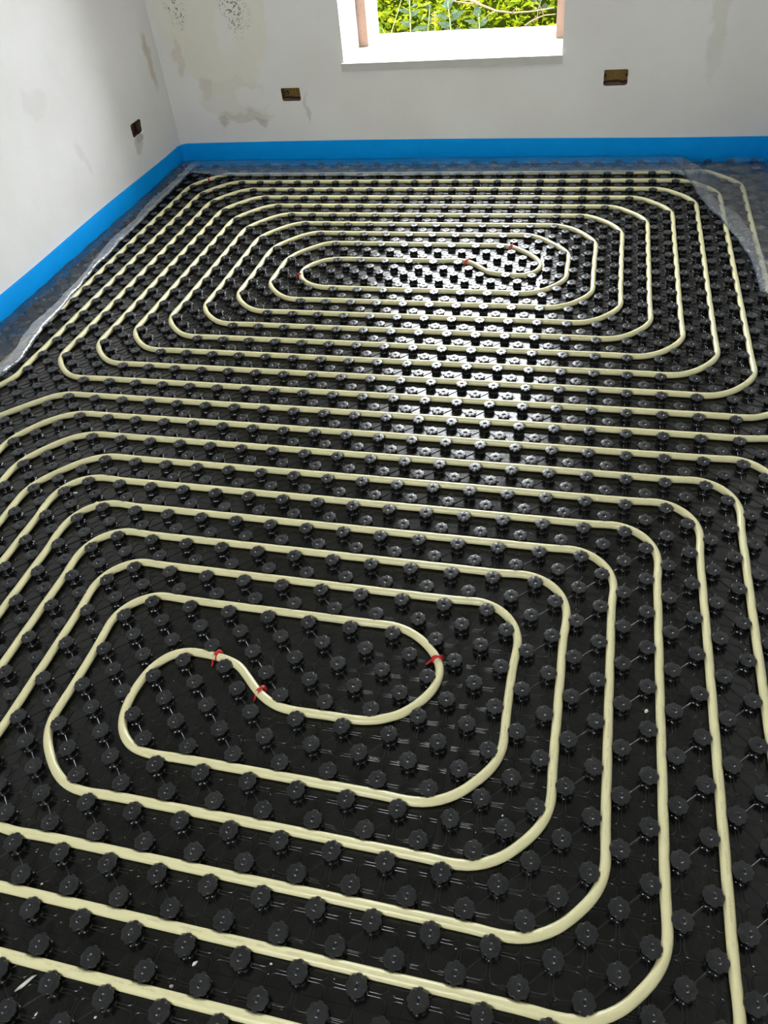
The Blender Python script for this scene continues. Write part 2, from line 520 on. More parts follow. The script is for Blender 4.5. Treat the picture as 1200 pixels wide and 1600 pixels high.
# ragged plaster lip and chipped hollow under the box
N = 30
inn, out_ = [], []
for i in range(N):
    a = 2 * math.pi * i / N; c, s = math.cos(a), math.sin(a)
    q = max(abs(c) / .055, abs(s) / .031)
    j = 1 + .14 * noise.noise((c * 2.2, s * 2.2, 4.0))
    inn.append((-.004, c / q * .93 * j + .012 * s, s / q * .93 * j)); out_.append((.0012, c / q * 1.14 * j + .012 * s, s / q * 1.18 * j))
for i in range(N):
    i2 = (i + 1) % N; b.quad(inn[i], inn[i2], out_[i2], out_[i])
b.build('plaster_rim', WALL_LEFT, root)
b = MB(); cen = (.0010, -.002, -.046)
prev = None; ring = []
for i in range(18):
    a = 2 * math.pi * i / 18
    rr = 1 + .22 * noise.noise((math.cos(a) * 2, math.sin(a) * 2, 9.0))
    ring.append((.0016, -.002 + .036 * rr * math.cos(a), -.046 + .018 * rr * math.sin(a)))
b.v = [cen] + ring; b.f = [(0, 1 + i, 1 + (i + 1) % 18) for i in range(18)]
b.build('chipped_plaster', MORTAR, root)

# ------------------------------------------------------------------ studded floor panels
S = .1                      # lattice pitch: pipes every 100 mm, studs staggered
H_STUD = .021


def stud_mesh():
    N = 64
    th = np.arange(N) * 2 * np.pi / N
    lob = np.abs(((th / (2 * np.pi) * 8 + .5) % 1) - .5) * 2       # 0 at lobe centre, 1 at notch
    cap = .0181 - .0015 * (lob > .74)
    for a0 in (np.pi / 2, -np.pi / 2):
        d = np.abs((th - a0 + np.pi) % (2 * np.pi) - np.pi)
        cap = np.where(d < .27, .0192, cap)
    fl_ = .0148 + .0004 * np.cos(16 * th)
    one = np.ones(N)
    fin = (np.cos(8 * th) > .55)
    rings = [(.0176 * one + .0012 * fin, .0006 * one), (.0168 * one + .0006 * fin, .0022 * one + .0006 * fin), (fl_ + .0009, .0036 * one),
             (fl_, .0135 * one), (cap - .0012, .0158 * one), (cap, .0172 * one), (cap, .0192 * one), (cap - .0010, .0207 * one),
             (.0150 * one, .0210 * one), (.0060 * one, .0208 * one), (.0052 * one, .0200 * one), (.0040 * one, .0193 * one),
             (.0026 * one, .0189 * one), (.0016 * one, .0188 * one), (.0010 * one, .0194 * one)]
    v = []
    for r, zz in rings:
        v.append(np.stack([r * np.cos(th), r * np.sin(th), zz], 1))
    v = np.concatenate(v)
    f = []
    for i in range(len(rings) - 1):
        a = i * N + np.arange(N); b_ = i * N + (np.arange(N) + 1) % N
        f.append(np.stack([a, b_, b_ + N, a + N], 1))
    f = np.concatenate(f).tolist()
    c = len(v); v = np.vstack([v, [[0, 0, .0195]]])
    base = (len(rings) - 1) * N
    f += [[base + k, base + (k + 1) % N, c] for k in range(N)]
    me = mesh_py('stud', v.tolist(), f, STUD)
    sm = np.ones(len(f), dtype=bool)
    me.polygons.foreach_set('use_smooth', sm)
    me.set_sharp_from_angle(angle=math.radians(38))
    return me


STUD_ME = stud_mesh()


def ridge_template():
    """moulded lines round one cross-centre (x to the right, y away): four filleted corners"""
    dlt, r = .0026, .0105
    lines = []
    for sx in (-1, 1):
        for sy in (-1, 1):
            pts = [(sx * q, sy * dlt) for q in (.033, .0285, .0247, .019)] + [(sx * (dlt + r), sy * dlt)]
            for k in (1, 2, 3):
                a = k * math.pi / 8
                pts.append((sx * (dlt + r - r * math.sin(a)), sy * (dlt + r - r * math.cos(a))))
            pts += [(sx * dlt, sy * (dlt + r))] + [(sx * dlt, sy * q) for q in (.019, .0247, .0285, .033)]
            lines.append((pts, .0017, .0017))
    return lines


def strips(lines):
    v, f = [], []
    for pts, hw, hh in lines:
        n0 = len(v)
        for i, p in enumerate(pts):
            a = pts[max(i - 1, 0)]; b_ = pts[min(i + 1, len(pts) - 1)]
            dx, dy = b_[0] - a[0], b_[1] - a[1]; L = math.hypot(dx, dy)
            nx, ny = -dy / L, dx / L
            v += [(p[0] + nx * hw, p[1] + ny * hw, 0), (p[0], p[1], hh), (p[0] - nx * hw, p[1] - ny * hw, 0)]
        for i in range(len(pts) - 1):
            q = n0 + 3 * i
            f += [(q, q + 1, q + 4, q + 3), (q + 1, q + 2, q + 5, q + 4)]
    return np.array(v), np.array(f)


CR_V, CR_F = strips(ridge_template())
d0, d1 = .0155 / math.sqrt(2), (.0707 - .0155) / math.sqrt(2)
lr = [d0 + (d1 - d0) * k / 6 for k in range(7)]
RIB_V, RIB_F = strips([([(q, q) for q in lr], .0021, .0022), ([(-q, q) for q in lr], .0016, .0018)])


def instance_np(V, F, pts, zo):
    n = len(pts)
    P = np.zeros((n, 3)); P[:, :2] = pts; P[:, 2] = zo
    v = (V[None] + P[:, None]).reshape(-1, 3)
    f = (F[None] + (np.arange(n) * len(V))[:, None, None]).reshape(-1, F.shape[1])
    return v, f


US = [-15.35, -5.25, 4.75, 14.05]
VS = [-30.85, -26.75, -15.75, -4.75, 6.25, 13.25]
ROWN = ['row against the window wall', 'second row from the window wall', 'middle row of the floor', 'row under the near coil', 'row nearest the camera']
COLN = ['left', 'centre', 'right']


def make_panel(ci, ri):
    u0, u1, v0, v1 = US[ci], US[ci + 1], VS[ri], VS[ri + 1]
    cu, cv = (u0 + u1) / 2, (v0 + v1) / 2
    ox, oy = cu * S, -cv * S
    root = tag(empty('floor_panel', (ox, oy, 0)),
               'black studded floor panel in the %s column, %s' % (COLN[ci], ROWN[ri]), 'floor panel', 'black studded floor heating panels')
    zt = .0004 * ((ci + ri) % 2)
    b = MB(); g = .00025
    x0, x1, y1, y0 = u0 * S + g - ox, u1 * S - g - ox, -v0 * S - g - oy, -v1 * S + g - oy
    b.box(x0, x1, y0, y1, -.028, zt)
    b.build('base_sheet', SHEET, root)
    studs, cross = [], []
    for k in range(int(math.ceil(v0 * 2)), int(math.floor(v1 * 2)) + 1):
        v = k / 2
        off = 0 if k % 2 == 0 else .5
        i = math.ceil(u0 - off)
        while i + off < u1:
            u = i + off
            if u0 + .16 < u < u1 - .16 and v0 + .16 < v < v1 - .16:
                studs.append((u * S - ox, -v * S - oy))
            i += 1
        off2 = .5 - off
        i = math.ceil(u0 - off2)
        while i + off2 < u1:
            u = i + off2
            if u0 - .05 < u < u1 + .05 and v0 - .05 < v < v1 + .05: cross.append((u * S - ox, -v * S - oy))
            i += 1
    va, fa = instance_np(CR_V, CR_F, cross, zt)
    ok = [p for p in studs if p[1] + .05 < y1]
    vb, fb = instance_np(RIB_V, RIB_F, ok, zt)
    vx = np.concatenate([va, vb]); fx = np.concatenate([fa, fb + len(va)])
    keep_x = (vx[:, 0] > x0) & (vx[:, 0] < x1) & (vx[:, 1] < y1) & (vx[:, 1] > y0)
    fx = fx[keep_x[fx].all(1)]
    o = ob('moulded_lines', mesh_np('moulded_lines', vx, fx, SHEET), root)
    tag(o, kind='stuff')
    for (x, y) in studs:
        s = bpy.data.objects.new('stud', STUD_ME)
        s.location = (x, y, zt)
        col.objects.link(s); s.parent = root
    return root


for ri in range(5):
    for ci in range(3):
        make_panel(ci, ri)

# ------------------------------------------------------------------ heating pipes
ZP, RP = .0105, .0094
PATHS = []


def path_points(items):
    """items: ('c',u,v,ru,rv) rounded corner | ('p',u,v) pass-through; returns dense (u,v) polyline"""
    ctl = []
    n = len(items)
    for i, it in enumerate(items):
        if it[0] == 'p': ctl.append((it[1], it[2])); continue
        _, u, v, ru, rv = it
        a = items[i - 1]; b_ = items[i + 1]
        da = np.array([a[1] - u, a[2] - v]); db = np.array([b_[1] - u, b_[2] - v])

        def leg(d):
            L = np.linalg.norm(d); e = d / L
            r = ru if abs(e[0]) > abs(e[1]) else rv
            return e * min(r, L * .98)
        A, B = leg(da), leg(db)
        for k in range(0, 9):
            th = k / 8 * math.pi / 2
            ctl.append((u + A[0] * (1 - math.sin(th)) + B[0] * (1 - math.cos(th)), v + A[1] * (1 - math.sin(th)) + B[1] * (1 - math.cos(th))))
    # densify the long straights so that the spline keeps straight there
    P = [np.array(ctl[0])]
    for q in ctl[1:]:
        q = np.array(q); L = np.linalg.norm(q - P[-1])
        if L > .9:
            m = int(L / .35); p0 = P[-1]
            for k in range(1, m): P.append(p0 + (q - p0) * k / m)
        if L > 1e-4: P.append(q)
    P = np.array(P)
    out = []
    E_ = np.vstack([2 * P[0] - P[1], P, 2 * P[-1] - P[-2]])
    for i in range(1, len(E_) - 2):
        p0, p1, p2, p3 = E_[i - 1:i + 3]
        m = max(2, int(np.linalg.norm(p2 - p1) / .11))
        d0_, d1_, d2_ = [max(np.linalg.norm(x), 1e-6) ** .5 for x in (p1 - p0, p2 - p1, p3 - p2)]
        t0, t1, t2, t3 = 0, d0_, d0_ + d1_, d0_ + d1_ + d2_
        for k in range(m):
            tt = t1 + (t2 - t1) * k / m
            A1 = (t1 - tt) / (t1 - t0) * p0 + (tt - t0) / (t1 - t0) * p1
            A2 = (t2 - tt) / (t2 - t1) * p1 + (tt - t1) / (t2 - t1) * p2
            A3 = (t3 - tt) / (t3 - t2) * p2 + (tt - t2) / (t3 - t2) * p3
            B1 = (t2 - tt) / (t2 - t0) * A1 + (tt - t0) / (t2 - t0) * A2
            B2 = (t3 - tt) / (t3 - t1) * A2 + (tt - t1) / (t3 - t1) * A3
            out.append((t2 - tt) / (t2 - t1) * B1 + (tt - t1) / (t2 - t1) * B2)
    out.append(P[-1])
    return np.array(out)


def pinch(q, rmin=.234):
    """ease the run clear of the studs it bends round (studs at integer and half-integer lattice points)"""
    q = q.copy()
    k = np.hanning(19)[1:-1]; k /= k.sum()
    for it in range(14):
        push = np.zeros_like(q)
        for o_ in (0.0, .5):
            c = np.round(q - o_) + o_
            d = q - c; L = np.linalg.norm(d, axis=1)
            push += d / np.maximum(L, .05)[:, None] * np.clip(rmin - L, 0, None)[:, None]
        for a in (0, 1): push[:, a] = np.convolve(push[:, a], k, 'same')
        push[:4] = 0; push[-4:] = 0
        q += push * .8
    return q


def make_pipe(name, items, label, sides=14, seed=0.0):
    uvp = pinch(path_points(items)); PATHS.append(uvp)
    n = len(uvp)
    P = np.zeros((n, 3)); P[:, 0] = uvp[:, 0] * S; P[:, 1] = -uvp[:, 1] * S
    seg = np.linalg.norm(np.diff(P[:, :2], axis=0), axis=1); L = np.concatenate([[0], np.cumsum(seg)])
    # the pipe snakes a hair between the studs that pinch it
    T = np.gradient(P, axis=0); T /= np.linalg.norm(T, axis=1)[:, None]
    Nn = np.stack([-T[:, 1], T[:, 0], np.zeros(n)], 1)
    wob = np.array([noise.noise((l * 3.1, seed, 0)) for l in L]) * .0008
    lift = np.array([noise.noise((l * 2.3, seed + 7, 3)) for l in L]) * .0004
    P += Nn * wob[:, None]; P[:, 2] = ZP + lift
    th = np.arange(sides) * 2 * np.pi / sides
    ring = Nn[:, None, :] * np.cos(th)[None, :, None] * RP + np.array([0, 0, 1.])[None, None, :] * np.sin(th)[None, :, None] * RP
    V = (P[:, None, :] + ring).reshape(-1, 3)
    i = np.arange(n - 1)[:, None] * sides; k = np.arange(sides)[None]
    k2 = (k + 1) % sides
    F = np.stack([i + k, i + sides + k, i + sides + k2, i + k2], -1).reshape(-1, 4)
    me = mesh_np(name, V, F, PIPE, True)
    uvl = me.uv_layers.new(name='UVMap')
    lu = np.zeros((len(F), 4, 2), dtype=np.float32)
    Li = np.repeat(np.arange(n - 1), sides); ki = np.tile(np.arange(sides), n - 1)
    lu[:, 0] = np.stack([L[Li], ki / sides], 1); lu[:, 1] = np.stack([L[Li + 1], ki / sides], 1)
    lu[:, 2] = np.stack([L[Li + 1], (ki + 1) / sides], 1); lu[:, 3] = np.stack([L[Li], (ki + 1) / sides], 1)
    uvl.data.foreach_set('uv', lu.ravel())
    o = ob(name, me)
    tag(o, label, 'pipe', 'coils of cream heating pipe')
    return o


C = lambda u, v, a, b_: ('c', u, v, a, b_)
p = lambda u, v: ('p', u, v)
TL, TR, BL, BR = (1.7, 2.8), (1.6, 2.2), (1.68, 1.72), (1.66, 1.74)
far = [p(-13.9, 11.5), p(-13.9, -6.0), p(-12.85, -10.2), p(-12.75, -12.0),
       C(-12.75, -28.25, *TL), C(11.75, -28.25, *TR), C(11.75, -11.25, *BR), C(-10.75, -11.25, *BL),
       C(-10.75, -26.25, *TL), C(9.75, -26.25, *TR), C(9.75, -13.25, *BR), C(-8.75, -13.25, *BL),
       C(-8.75, -24.25, *TL), C(7.75, -24.25, 1.8, 2.4), C(7.75, -15.25, *BR), C(-6.75, -15.25, *BL),
       C(-6.75, -22.25, 1.7, 2.8), C(5.75, -22.25, 2.3, 2.8), C(5.75, -17.25, *BR)]
far += [p(0, -17.25), p(-2.4, -17.25), p(-3.5, -17.29), p(-4.14, -17.52), p(-4.57, -17.97), p(-4.72, -18.55), p(-4.52, -19.15), p(-4.0, -19.6), p(-3.2, -19.74), p(-2.6, -19.75),
        p(0, -19.75), p(.6, -19.8), p(1.34, -19.88), p(1.9, -19.7), p(2.4, -19.32), p(3.05, -18.75), p(3.7, -18.5), p(4.28, -18.68), p(4.62, -19.04), p(4.72, -19.52),
        p(4.55, -20.05), p(4.13, -20.62), p(3.51, -21.08), p(2.9, -21.22), p(2.2, -21.25)]
far += [C(-5.75, -21.25, 1.5, 2.4), C(-5.75, -16.25, *BL), C(6.75, -16.25, *BR), C(6.75, -23.25, 2.0, 2.6),
        C(-7.75, -23.25, *TL), C(-7.75, -14.25, *BL), C(8.75, -14.25, *BR), C(8.75, -25.25, *TR),
        C(-9.75, -25.25, *TL), C(-9.75, -12.25, *BL), C(10.75, -12.25, *BR), C(10.75, -27.25, *TR),
        C(-11.75, -27.25, *TL), C(-11.75, -10.25, *BL), C(12.75, -10.25, *BR), C(12.75, -29.4, 1.7, 2.6),
        C(-13.75, -29.45, 1.7, 2.7), p(-13.75, -12.0), p(-13.85, -10.2), p(-14.75, -6.0), p(-14.75, 11.5)]
near = [p(-8.9, 12.2), C(12.75, 12.2, 1, 1), C(12.75, -9.25, 1.2, 2.0), C(-12.75, -9.25, 2.85, 4.4), C(-12.75, 10.75, 2, 2), C(-9.75, 10.75, 1.2, 1.2),
        C(-9.75, -7.25, 2.0, 2.7), C(10.75, -7.25, 1.2, 1.4), C(10.75, 7.75, *BR), C(-7.75, 7.75, *BL),
        C(-7.75, -5.25, 1.35, 1.5), C(8.75, -5.25, 1.2, 1.4), C(8.75, 5.75, *BR), C(-5.75, 5.75, *BL),
        C(-5.75, -3.25, 1.2, 1.4), C(6.75, -3.25, 1.25, 1.4), C(6.75, 3.75, *BR), C(-3.75, 3.75, *BL),
        C(-3.75, -1.25, 1.05, 1.2), p(0, -1.25), p(2.0, -1.26), p(2.6, -1.28), p(3.05, -1.26), p(3.45, -1.13), p(3.83, -.88), p(4.10, -.55), p(4.21, -.22), p(4.16, .2), p(3.95, .6), p(3.64, .9),
        p(3.25, 1.08), p(2.85, 1.18), p(2.3, 1.25), p(1.68, 1.26), p(1.1, 1.17), p(.58, .97), p(.18, .72), p(-.28, .38), p(-.78, .18), p(-1.12, .12), p(-1.47, .15), p(-1.85, .36),
        p(-2.15, .77), p(-2.29, 1.26), p(-2.3, 1.68), p(-2.22, 2.04), p(-2.04, 2.36), p(-1.74, 2.61), p(-1.3, 2.73), p(-.7, 2.75),
        C(5.75, 2.75, *BR), C(5.75, -2.25, 1.15, 1.3), C(-4.75, -2.25, 1.0, 1.3), C(-4.75, 4.75, *BL),
        C(7.75, 4.75, *BR), C(7.75, -4.25, 1.15, 1.3), C(-6.75, -4.25, 1.3, 1.6), C(-6.75, 6.75, *BL),
        C(9.75, 6.75, *BR), C(9.75, -6.25, 1.1, 1.3), C(-8.75, -6.25, 2.1, 2.8), C(-8.75, 8.75, *BL),
        C(11.75, 8.75, *BR), C(11.75, -8.25, 1.1, 1.25), C(-10.75, -8.25, 2.0, 2.5), C(-10.75, 11.5, 1.5, 1.5), p(-8.9, 11.5)]
far_pipe = make_pipe('heating_pipe', far, 'cream plastic heating pipe coiled in a double spiral on the far half of the floor', seed=1.0)
near_pipe = make_pipe('heating_pipe', near, 'cream plastic heating pipe coiled in a double spiral on the near half of the floor', seed=5.0)


# ------------------------------------------------------------------ red ties on the pipe
def tie(u, v, du, dv, label, tail=1, zc=ZP):
    t_ = Vector((du, -dv, 0)).normalized(); n_ = Vector((-t_.y, t_.x, 0))
    root = tag(empty('red_tie', (u * S, -v * S, 0)), label, 'tie', 'red ties on the heating pipe')
    b = MB(); R = RP + .0013; pts = []
    N = 20
    for k in range(N + 1):
        a = 2 * math.pi * k / N
        pts.append(n_ * (R * math.cos(a)) + Vector((0, 0, zc + R * math.sin(a))) + t_ * (.0035 * math.cos(a)))
    b.tube(pts, .0028, 8); b.build('loop', RED, root, True)
    b = MB(); pts = []
    for k in range(N + 1):
        a = -.4 + 3.6 * k / N
        pts.append(n_ * ((R + .001) * math.cos(a)) + Vector((0, 0, zc + (R + .0012) * math.sin(a))) + t_ * (.0018 - .004 * math.cos(a)))
    b.tube(pts, .0022, 8); b.build('second_turn', RED, root, True)
    b = MB(); s = -tail
    pts = [n_ * (s * (R + .000)) + Vector((0, 0, zc)) + t_ * (-.003), n_ * (s * (R + .004)) + Vector((0, 0, zc - .003)) - t_ * .002,
           n_ * (s * (R + .010)) + Vector((0, 0, .0050)) + t_ * .002, n_ * (s * (R + .016)) + Vector((0, 0, .0042)) + t_ * .005]
    b.tube(pts, [.0024, .0024, .0022, .0012], 8); b.build('tail', RED, root, True)


tie(-.80, .19, 1, .38, 'red tie at the upper left end of the near coil\'s S-bend')
tie(.52, .93, 1, .62, 'red tie at the lower right end of the near coil\'s S-bend')
tie(4.12, -.52, .35, 1, 'red tie on the right turn of the near coil')
tie(-4.70, -18.15, .1, 1, 'pale red tie on the left turn of the far coil')
tie(1.86, -19.72, 1, .75, 'red tie at the start of the far coil\'s S-bend')
tie(3.45, -21.1, 1, .45, 'red tie on the upper right turn of the far coil')
tie(-13.12, -28.6, -1, 1, 'red tie under the clear film in the far left corner', 1)

# ------------------------------------------------------------------ blue edge strip with clear skirt
strip = tag(empty('edge_strip', (0, 3.09, 0)), 'bright blue foam edge strip with clear film skirt along the foot of the walls', 'edge strip')
TH = .008


def band(name, path, topz):
    """path of (x,y) along wall face; extruded inward by TH"""
    v, f = [], []
    n = len(path)
    for i, (x, y, nx, ny) in enumerate(path):
        zt = topz(i / (n - 1))
        w = .0022 * noise.noise((x * 4, y * 4, 2.0))
        for d, zz in ((.0005, -.026), (TH + .002, -.002), (TH + w, .04), (TH + .001 + w, zt - .002), (TH - .001 + w, zt), (.0005, zt)):
            v.append((x + nx * d, y + ny * d - 3.09, zz))
    for i in range(n - 1):
        for k in range(5):
            a = i * 6 + k; f.append((a, a + 6, a + 7, a + 1))
    o = ob(name, mesh_py(name, v, f, BLUE, True), strip)
    o.data.set_sharp_from_angle(angle=math.radians(50))
    return o


pth = [(XL, -2.1 + i * .1, 1, 0) for i in range(51)] + [(XL, 2.95, 1, 0), (XL, 3.03, 1, 0), (XL, 3.06, 1, 0)]
band('foam_band', pth, lambda s: .115 + .003 * math.sin(s * 25))
cr = []
for k in range(7):
    a = math.pi - k * math.pi / 12
    cr.append((XL + .04 + .04 * math.cos(a), YB - .04 + .04 * math.sin(a), -math.cos(a), -math.sin(a)))
pth2 = cr + [(-1.45 + i * .089, YB, 0, -1) for i in range(33)]
band('foam_band', pth2, lambda s: .111 + .010 * math.sin(min(1, s * 1.15) * math.pi) - .004 * s)
cr = []
for k in range(7):
    a = math.pi / 2 - k * math.pi / 12
    cr.append((XR - .03 + .03 * math.cos(a), YB - .03 + .03 * math.sin(a), -math.cos(a), -math.sin(a)))
pth3 = [(1.43 - .04, YB, 0, -1)] + cr + [(XR, 3.0 - i * .1, -1, 0) for i in range(31)]
band('foam_band', pth3, lambda s: .105)


def film(name, starts, ends, nt, amp, seed, fold=.03, lift=.008, mat=None, crisp=.5):
    """sheet from the strip foot (starts) to its free edge (ends), crumpled, the free edge folded back on itself"""
    n = len(starts)
    v, f = [], []
    extra = 5
    for i in range(n):
        s = starts[i]; e = ends[i]
        L = math.hypot(e[0] - s[0], e[1] - s[1])
        ex, ey = (e[0] - s[0]) / L, (e[1] - s[1]) / L
        fw = min(fold * (.65 + .7 * noise.noise((s[0] * 3 + seed, s[1] * 3, 2.0))), .55 * L)
        for k in range(nt + extra):
            if k < nt:
                t_ = k / (nt - 1); x = s[0] + ex * L * t_; y = s[1] + ey * L * t_; up = 0
            else:
                q = (k - nt + 1) / extra; t_ = 1
                x = e[0] - ex * fw * q; y = e[1] - ey * fw * q; up = lift * (.5 + .5 * q) + .002
            zz = (1 - t_) ** 3 * .010 + .0240 + up
            q3 = Vector((x * 9 + seed, y * 9, up * 60))
            c1 = abs(noise.noise(q3)) * 1.6 + abs(noise.noise(q3 * 2.7)) * .9 + abs(noise.noise(q3 * 6.5)) * crisp + abs(noise.noise(q3 * 12)) * (crisp - .5)
            zz += amp * c1 * (.25 + .75 * math.sin(math.pi * min(1, t_ * 1.15)))
            jx = .006 * noise.noise((x * 17, y * 17, seed + 3)); jy = .006 * noise.noise((x * 17, y * 17, seed + 5))
            if k == 0: jx = jy = 0; zz = .026 + .008 * noise.noise((x * 7, y * 7, seed))
            v.append((x + jx, y + jy - 3.09, max(zz, .0228 + up * .3)))
    m = nt + extra
    for i in range(n - 1):
        for k in range(m - 1):
            a = i * m + k; f.append((a, a + m, a + m + 1, a + 1))
    me = mesh_np(name, v, f, mat or FILM, True)
    me.materials.append(FILM_C)
    mi = np.tile(np.array([1 if k >= nt - 2 else 0 for k in range(m - 1)], dtype=np.int32), n - 1)
    me.polygons.foreach_set('material_index', mi)
    return ob(name, me, strip)


def interp(tab, x):
    xs = [a for a, _ in tab]; ys = [b_ for _, b_ in tab]
    return float(np.interp(x, xs, ys))


tabL = [(-30.6, -14.4), (-28, -14.3), (-25.8, -14.25), (-21.4, -14.1), (-18.1, -13.95), (-15.3, -13.6), (-13.3, -13.45), (-11.1, -13.0), (-9.8, -13.1), (-4, -13.4), (5, -13.6), (13, -13.8)]
st, en = [], []
for i in range(560):
    v_ = -30.6 + i * .0777
    st.append((XL + TH + .003, -v_ * S)); en.append((interp(tabL, v_) * S + .004 * noise.noise((v_ * .8, 0, 0)), -v_ * S))
film('film_skirt', st, en, 34, .011, 1.0, .05, .010, FILM_L, 1.0)
tabB = [(-15.2, -29.9), (-14.4, -29.2), (-12, -28.75), (-5, -28.65), (0, -28.7), (5, -28.75), (8, -28.9), (9.5, -29.1), (10.4, -28.4)]
st, en = [], []
for i in range(240):
    u_ = -15.2 + i * .107
    st.append((u_ * S, YB - TH - .003)); en.append((u_ * S, -interp(tabB, u_) * S + .005 * noise.noise((u_ * .9, 3, 0))))
film('film_skirt', st, en, 20, .006, 4.0, .02, .003, FILM_B)
tabR = [(-30.4, 9.9), (-29.0, 10.3), (-28.2, 10.5), (-26.6, 10.75), (-24.9, 11.15), (-23.3, 11.65), (-21.3, 12.15), (-19.9, 12.35), (-18.4, 12.42), (-17.6, 12.42), (-17.2, 13.1), (-15.5, 13.35), (-5, 13.5), (13, 13.5)]
st, en = [], []
for i in range(214):
    v_ = -30.4 + i * .145
    st.append((XR - TH - .003, -v_ * S)); en.append((interp(tabR, v_) * S + .004 * noise.noise((v_ * .9, 9, 0)), -v_ * S))
film('film_skirt', st, en, 26, .010, 8.0, .085, .012)

# ------------------------------------------------------------------ debris
def chip(u, v, size, label, ang=0.0, elong=1.6, z=.001):
    b = MB(); n = 7; top, bot = [], []
    for k in range(n):
        a = 2 * math.pi * k / n
        r = size * (.7 + .5 * random.random())
        x = r * math.cos(a) * elong; y = r * math.sin(a) / elong ** .5
        bot.append((x, y, 0)); top.append((x * .8, y * .8, size * (.45 + .4 * random.random())))
    b.v = bot + top
    b.f = [tuple(reversed(range(n))), tuple(range(n, 2 * n))] + [(k, (k + 1) % n, n + (k + 1) % n, n + k) for k in range(n)]
    o = b.build('plaster_chip', CHIP)
    o.location = (u * S, -v * S, z); o.rotation_euler = (0, 0, ang)
    return tag(o, label, 'chip', 'white chips fallen on the black panels')


# curved shaving
b = MB(); pts = []
ctr = [(-1.60, 7.20), (-1.53, 7.12), (-1.47, 7.03), (-1.42, 6.95), (-1.37, 6.90)]
for i, (u, v) in enumerate(ctr):
    pts.append((u * S - ctr[2][0] * S, -v * S + ctr[2][1] * S, .004 + .001 * math.sin(i)))
b.tube(pts, [.0012, .0032, .0030, .0022, .0008], 6)
o = b.build('plastic_shaving', CHIP, None, True); o.location = (ctr[2][0] * S, -ctr[2][1] * S, 0)
tag(o, 'curled white shaving lying on the black panel at the lower left', 'shaving')
CH = [(8.49, -.02, .0045, 'largest white chip, lying between two pipes at the right', .8, 1.3),
      (1.22, 6.18, .0036, 'white chip below the lower pipe near the bottom edge, left of centre', .9, 1.5),
      (.97, 6.58, .0030, 'small white chip just above the lowest pipe at the left', .3, 1.4),
      (-7.27, -4.63, .0042, 'pale flake beside the upper left bend of the near coil', .1, 2.2),
      (-2.12, 5.53, .0024, 'white crumb between the two lowest pipes at the left edge', .5, 1.2),
      (-1.07, 7.42, .0022, 'thin white chip under the curled shaving at the lower left', 1.4, 1.8),
      (2.49, 5.93, .0022, 'white crumb below the second pipe from the bottom', .2, 1.2),
      (7.16, 4.01, .0020, 'white crumb inside the lower right bends of the near coil', .2, 1.2),
      (5.92, 2.69, .0020, 'white crumb inside the innermost lower right bend', .2, 1.2),
      (-.07, 7.25, .0022, 'white crumb under the lowest pipe at the bottom left', .9, 1.2)]
for u, v, s_, lab, a, e in CH: chip(u, v, s_, lab, a, e)
o = chip(-6.28, -4.15, .006, 'white flake stuck against a stud in an upper left bend', 1.3, 2.0, .0125)
# dust specks past counting
vs, fs = [], []
for k in range(1500):
    u = rng.uniform(-4, 11.5); v = rng.uniform(-4, 8)
    if rng.random() > (.25 + .75 * max(0, (v + 2) / 9)): continue
    dv = (v - .25) % .5; du = (u - .25) % .5
    if not (.15 < dv < .35 and .15 < du < .35): continue
    if min(math.hypot((u - o_) - round(u - o_), (v - o_) - round(v - o_)) for o_ in (0, .5)) < .2: continue
    if min(np.min(np.hypot(q_[:, 0] - u, q_[:, 1] - v)) for q_ in PATHS) < .14: continue
    r = rng.uniform(.0006, .0013); a = rng.uniform(0, 6.28); n0 = len(vs)
    for q in range(4):
        vs.append((u * S + r * math.cos(a + q * 1.57) * (1 + .5 * (q % 2)), -v * S + r * math.sin(a + q * 1.57), .0012))
    vs.append((u * S, -v * S, .0012 + r))
    fs += [(n0 + q, n0 + (q + 1) % 4, n0 + 4) for q in range(4)]
o = ob('plaster_dust', mesh_np('plaster_dust', vs, fs, CHIP))
tag(o, 'scattered white plaster specks on the black panels', 'debris', kind='stuff')

# ------------------------------------------------------------------ garden outside the window
gd = MB()
gd.box(-30, 30, Y_OUT + .05, 40, -.9, -.55)
gd.box(-30, 30, -40, YF - .35, -.9, -.55)
tag(gd.build('ground', SOIL), kind='structure')
bk = MB()
xs = np.linspace(-5, 4, 31); ys = np.linspace(4.3, 9.5, 18)
bank_h = lambda x, y: -.55 + 1.9 * (1 - math.exp(-max(0, y - 4.3) / 1.9)) + .12 * noise.noise((x * 1.3, y * 1.3, 0))
bk.v = [(x, y, bank_h(x, y) - .05) for y in ys for x in xs]
bk.f = [(j * 31 + i, j * 31 + i + 1, (j + 1) * 31 + i + 1, (j + 1) * 31 + i) for j in range(17) for i in range(30)]
tag(bk.build('garden_bank', SOIL, None, True), kind='structure')


def leaf(V, F, pos, d, up, L, W):
    d = d.normalized(); s = d.cross(up)
    if s.length < 1e-3: s = d.orthogonal()
    s.normalize(); n_ = s.cross(d); n0 = len(V)
    for (a, w, h) in ((0, 0, 0), (.4, -.5, .06), (.45, 0, .0), (.4, .5, .06), (1, 0, -.12)):
        V.append(tuple(pos + d * (a * L) + s * (w * W) + n_ * (h * L)))
    F += [(n0, n0 + 1, n0 + 2), (n0, n0 + 2, n0 + 3), (n0 + 1, n0 + 4, n0 + 2), (n0 + 2, n0 + 4, n0 + 3)]


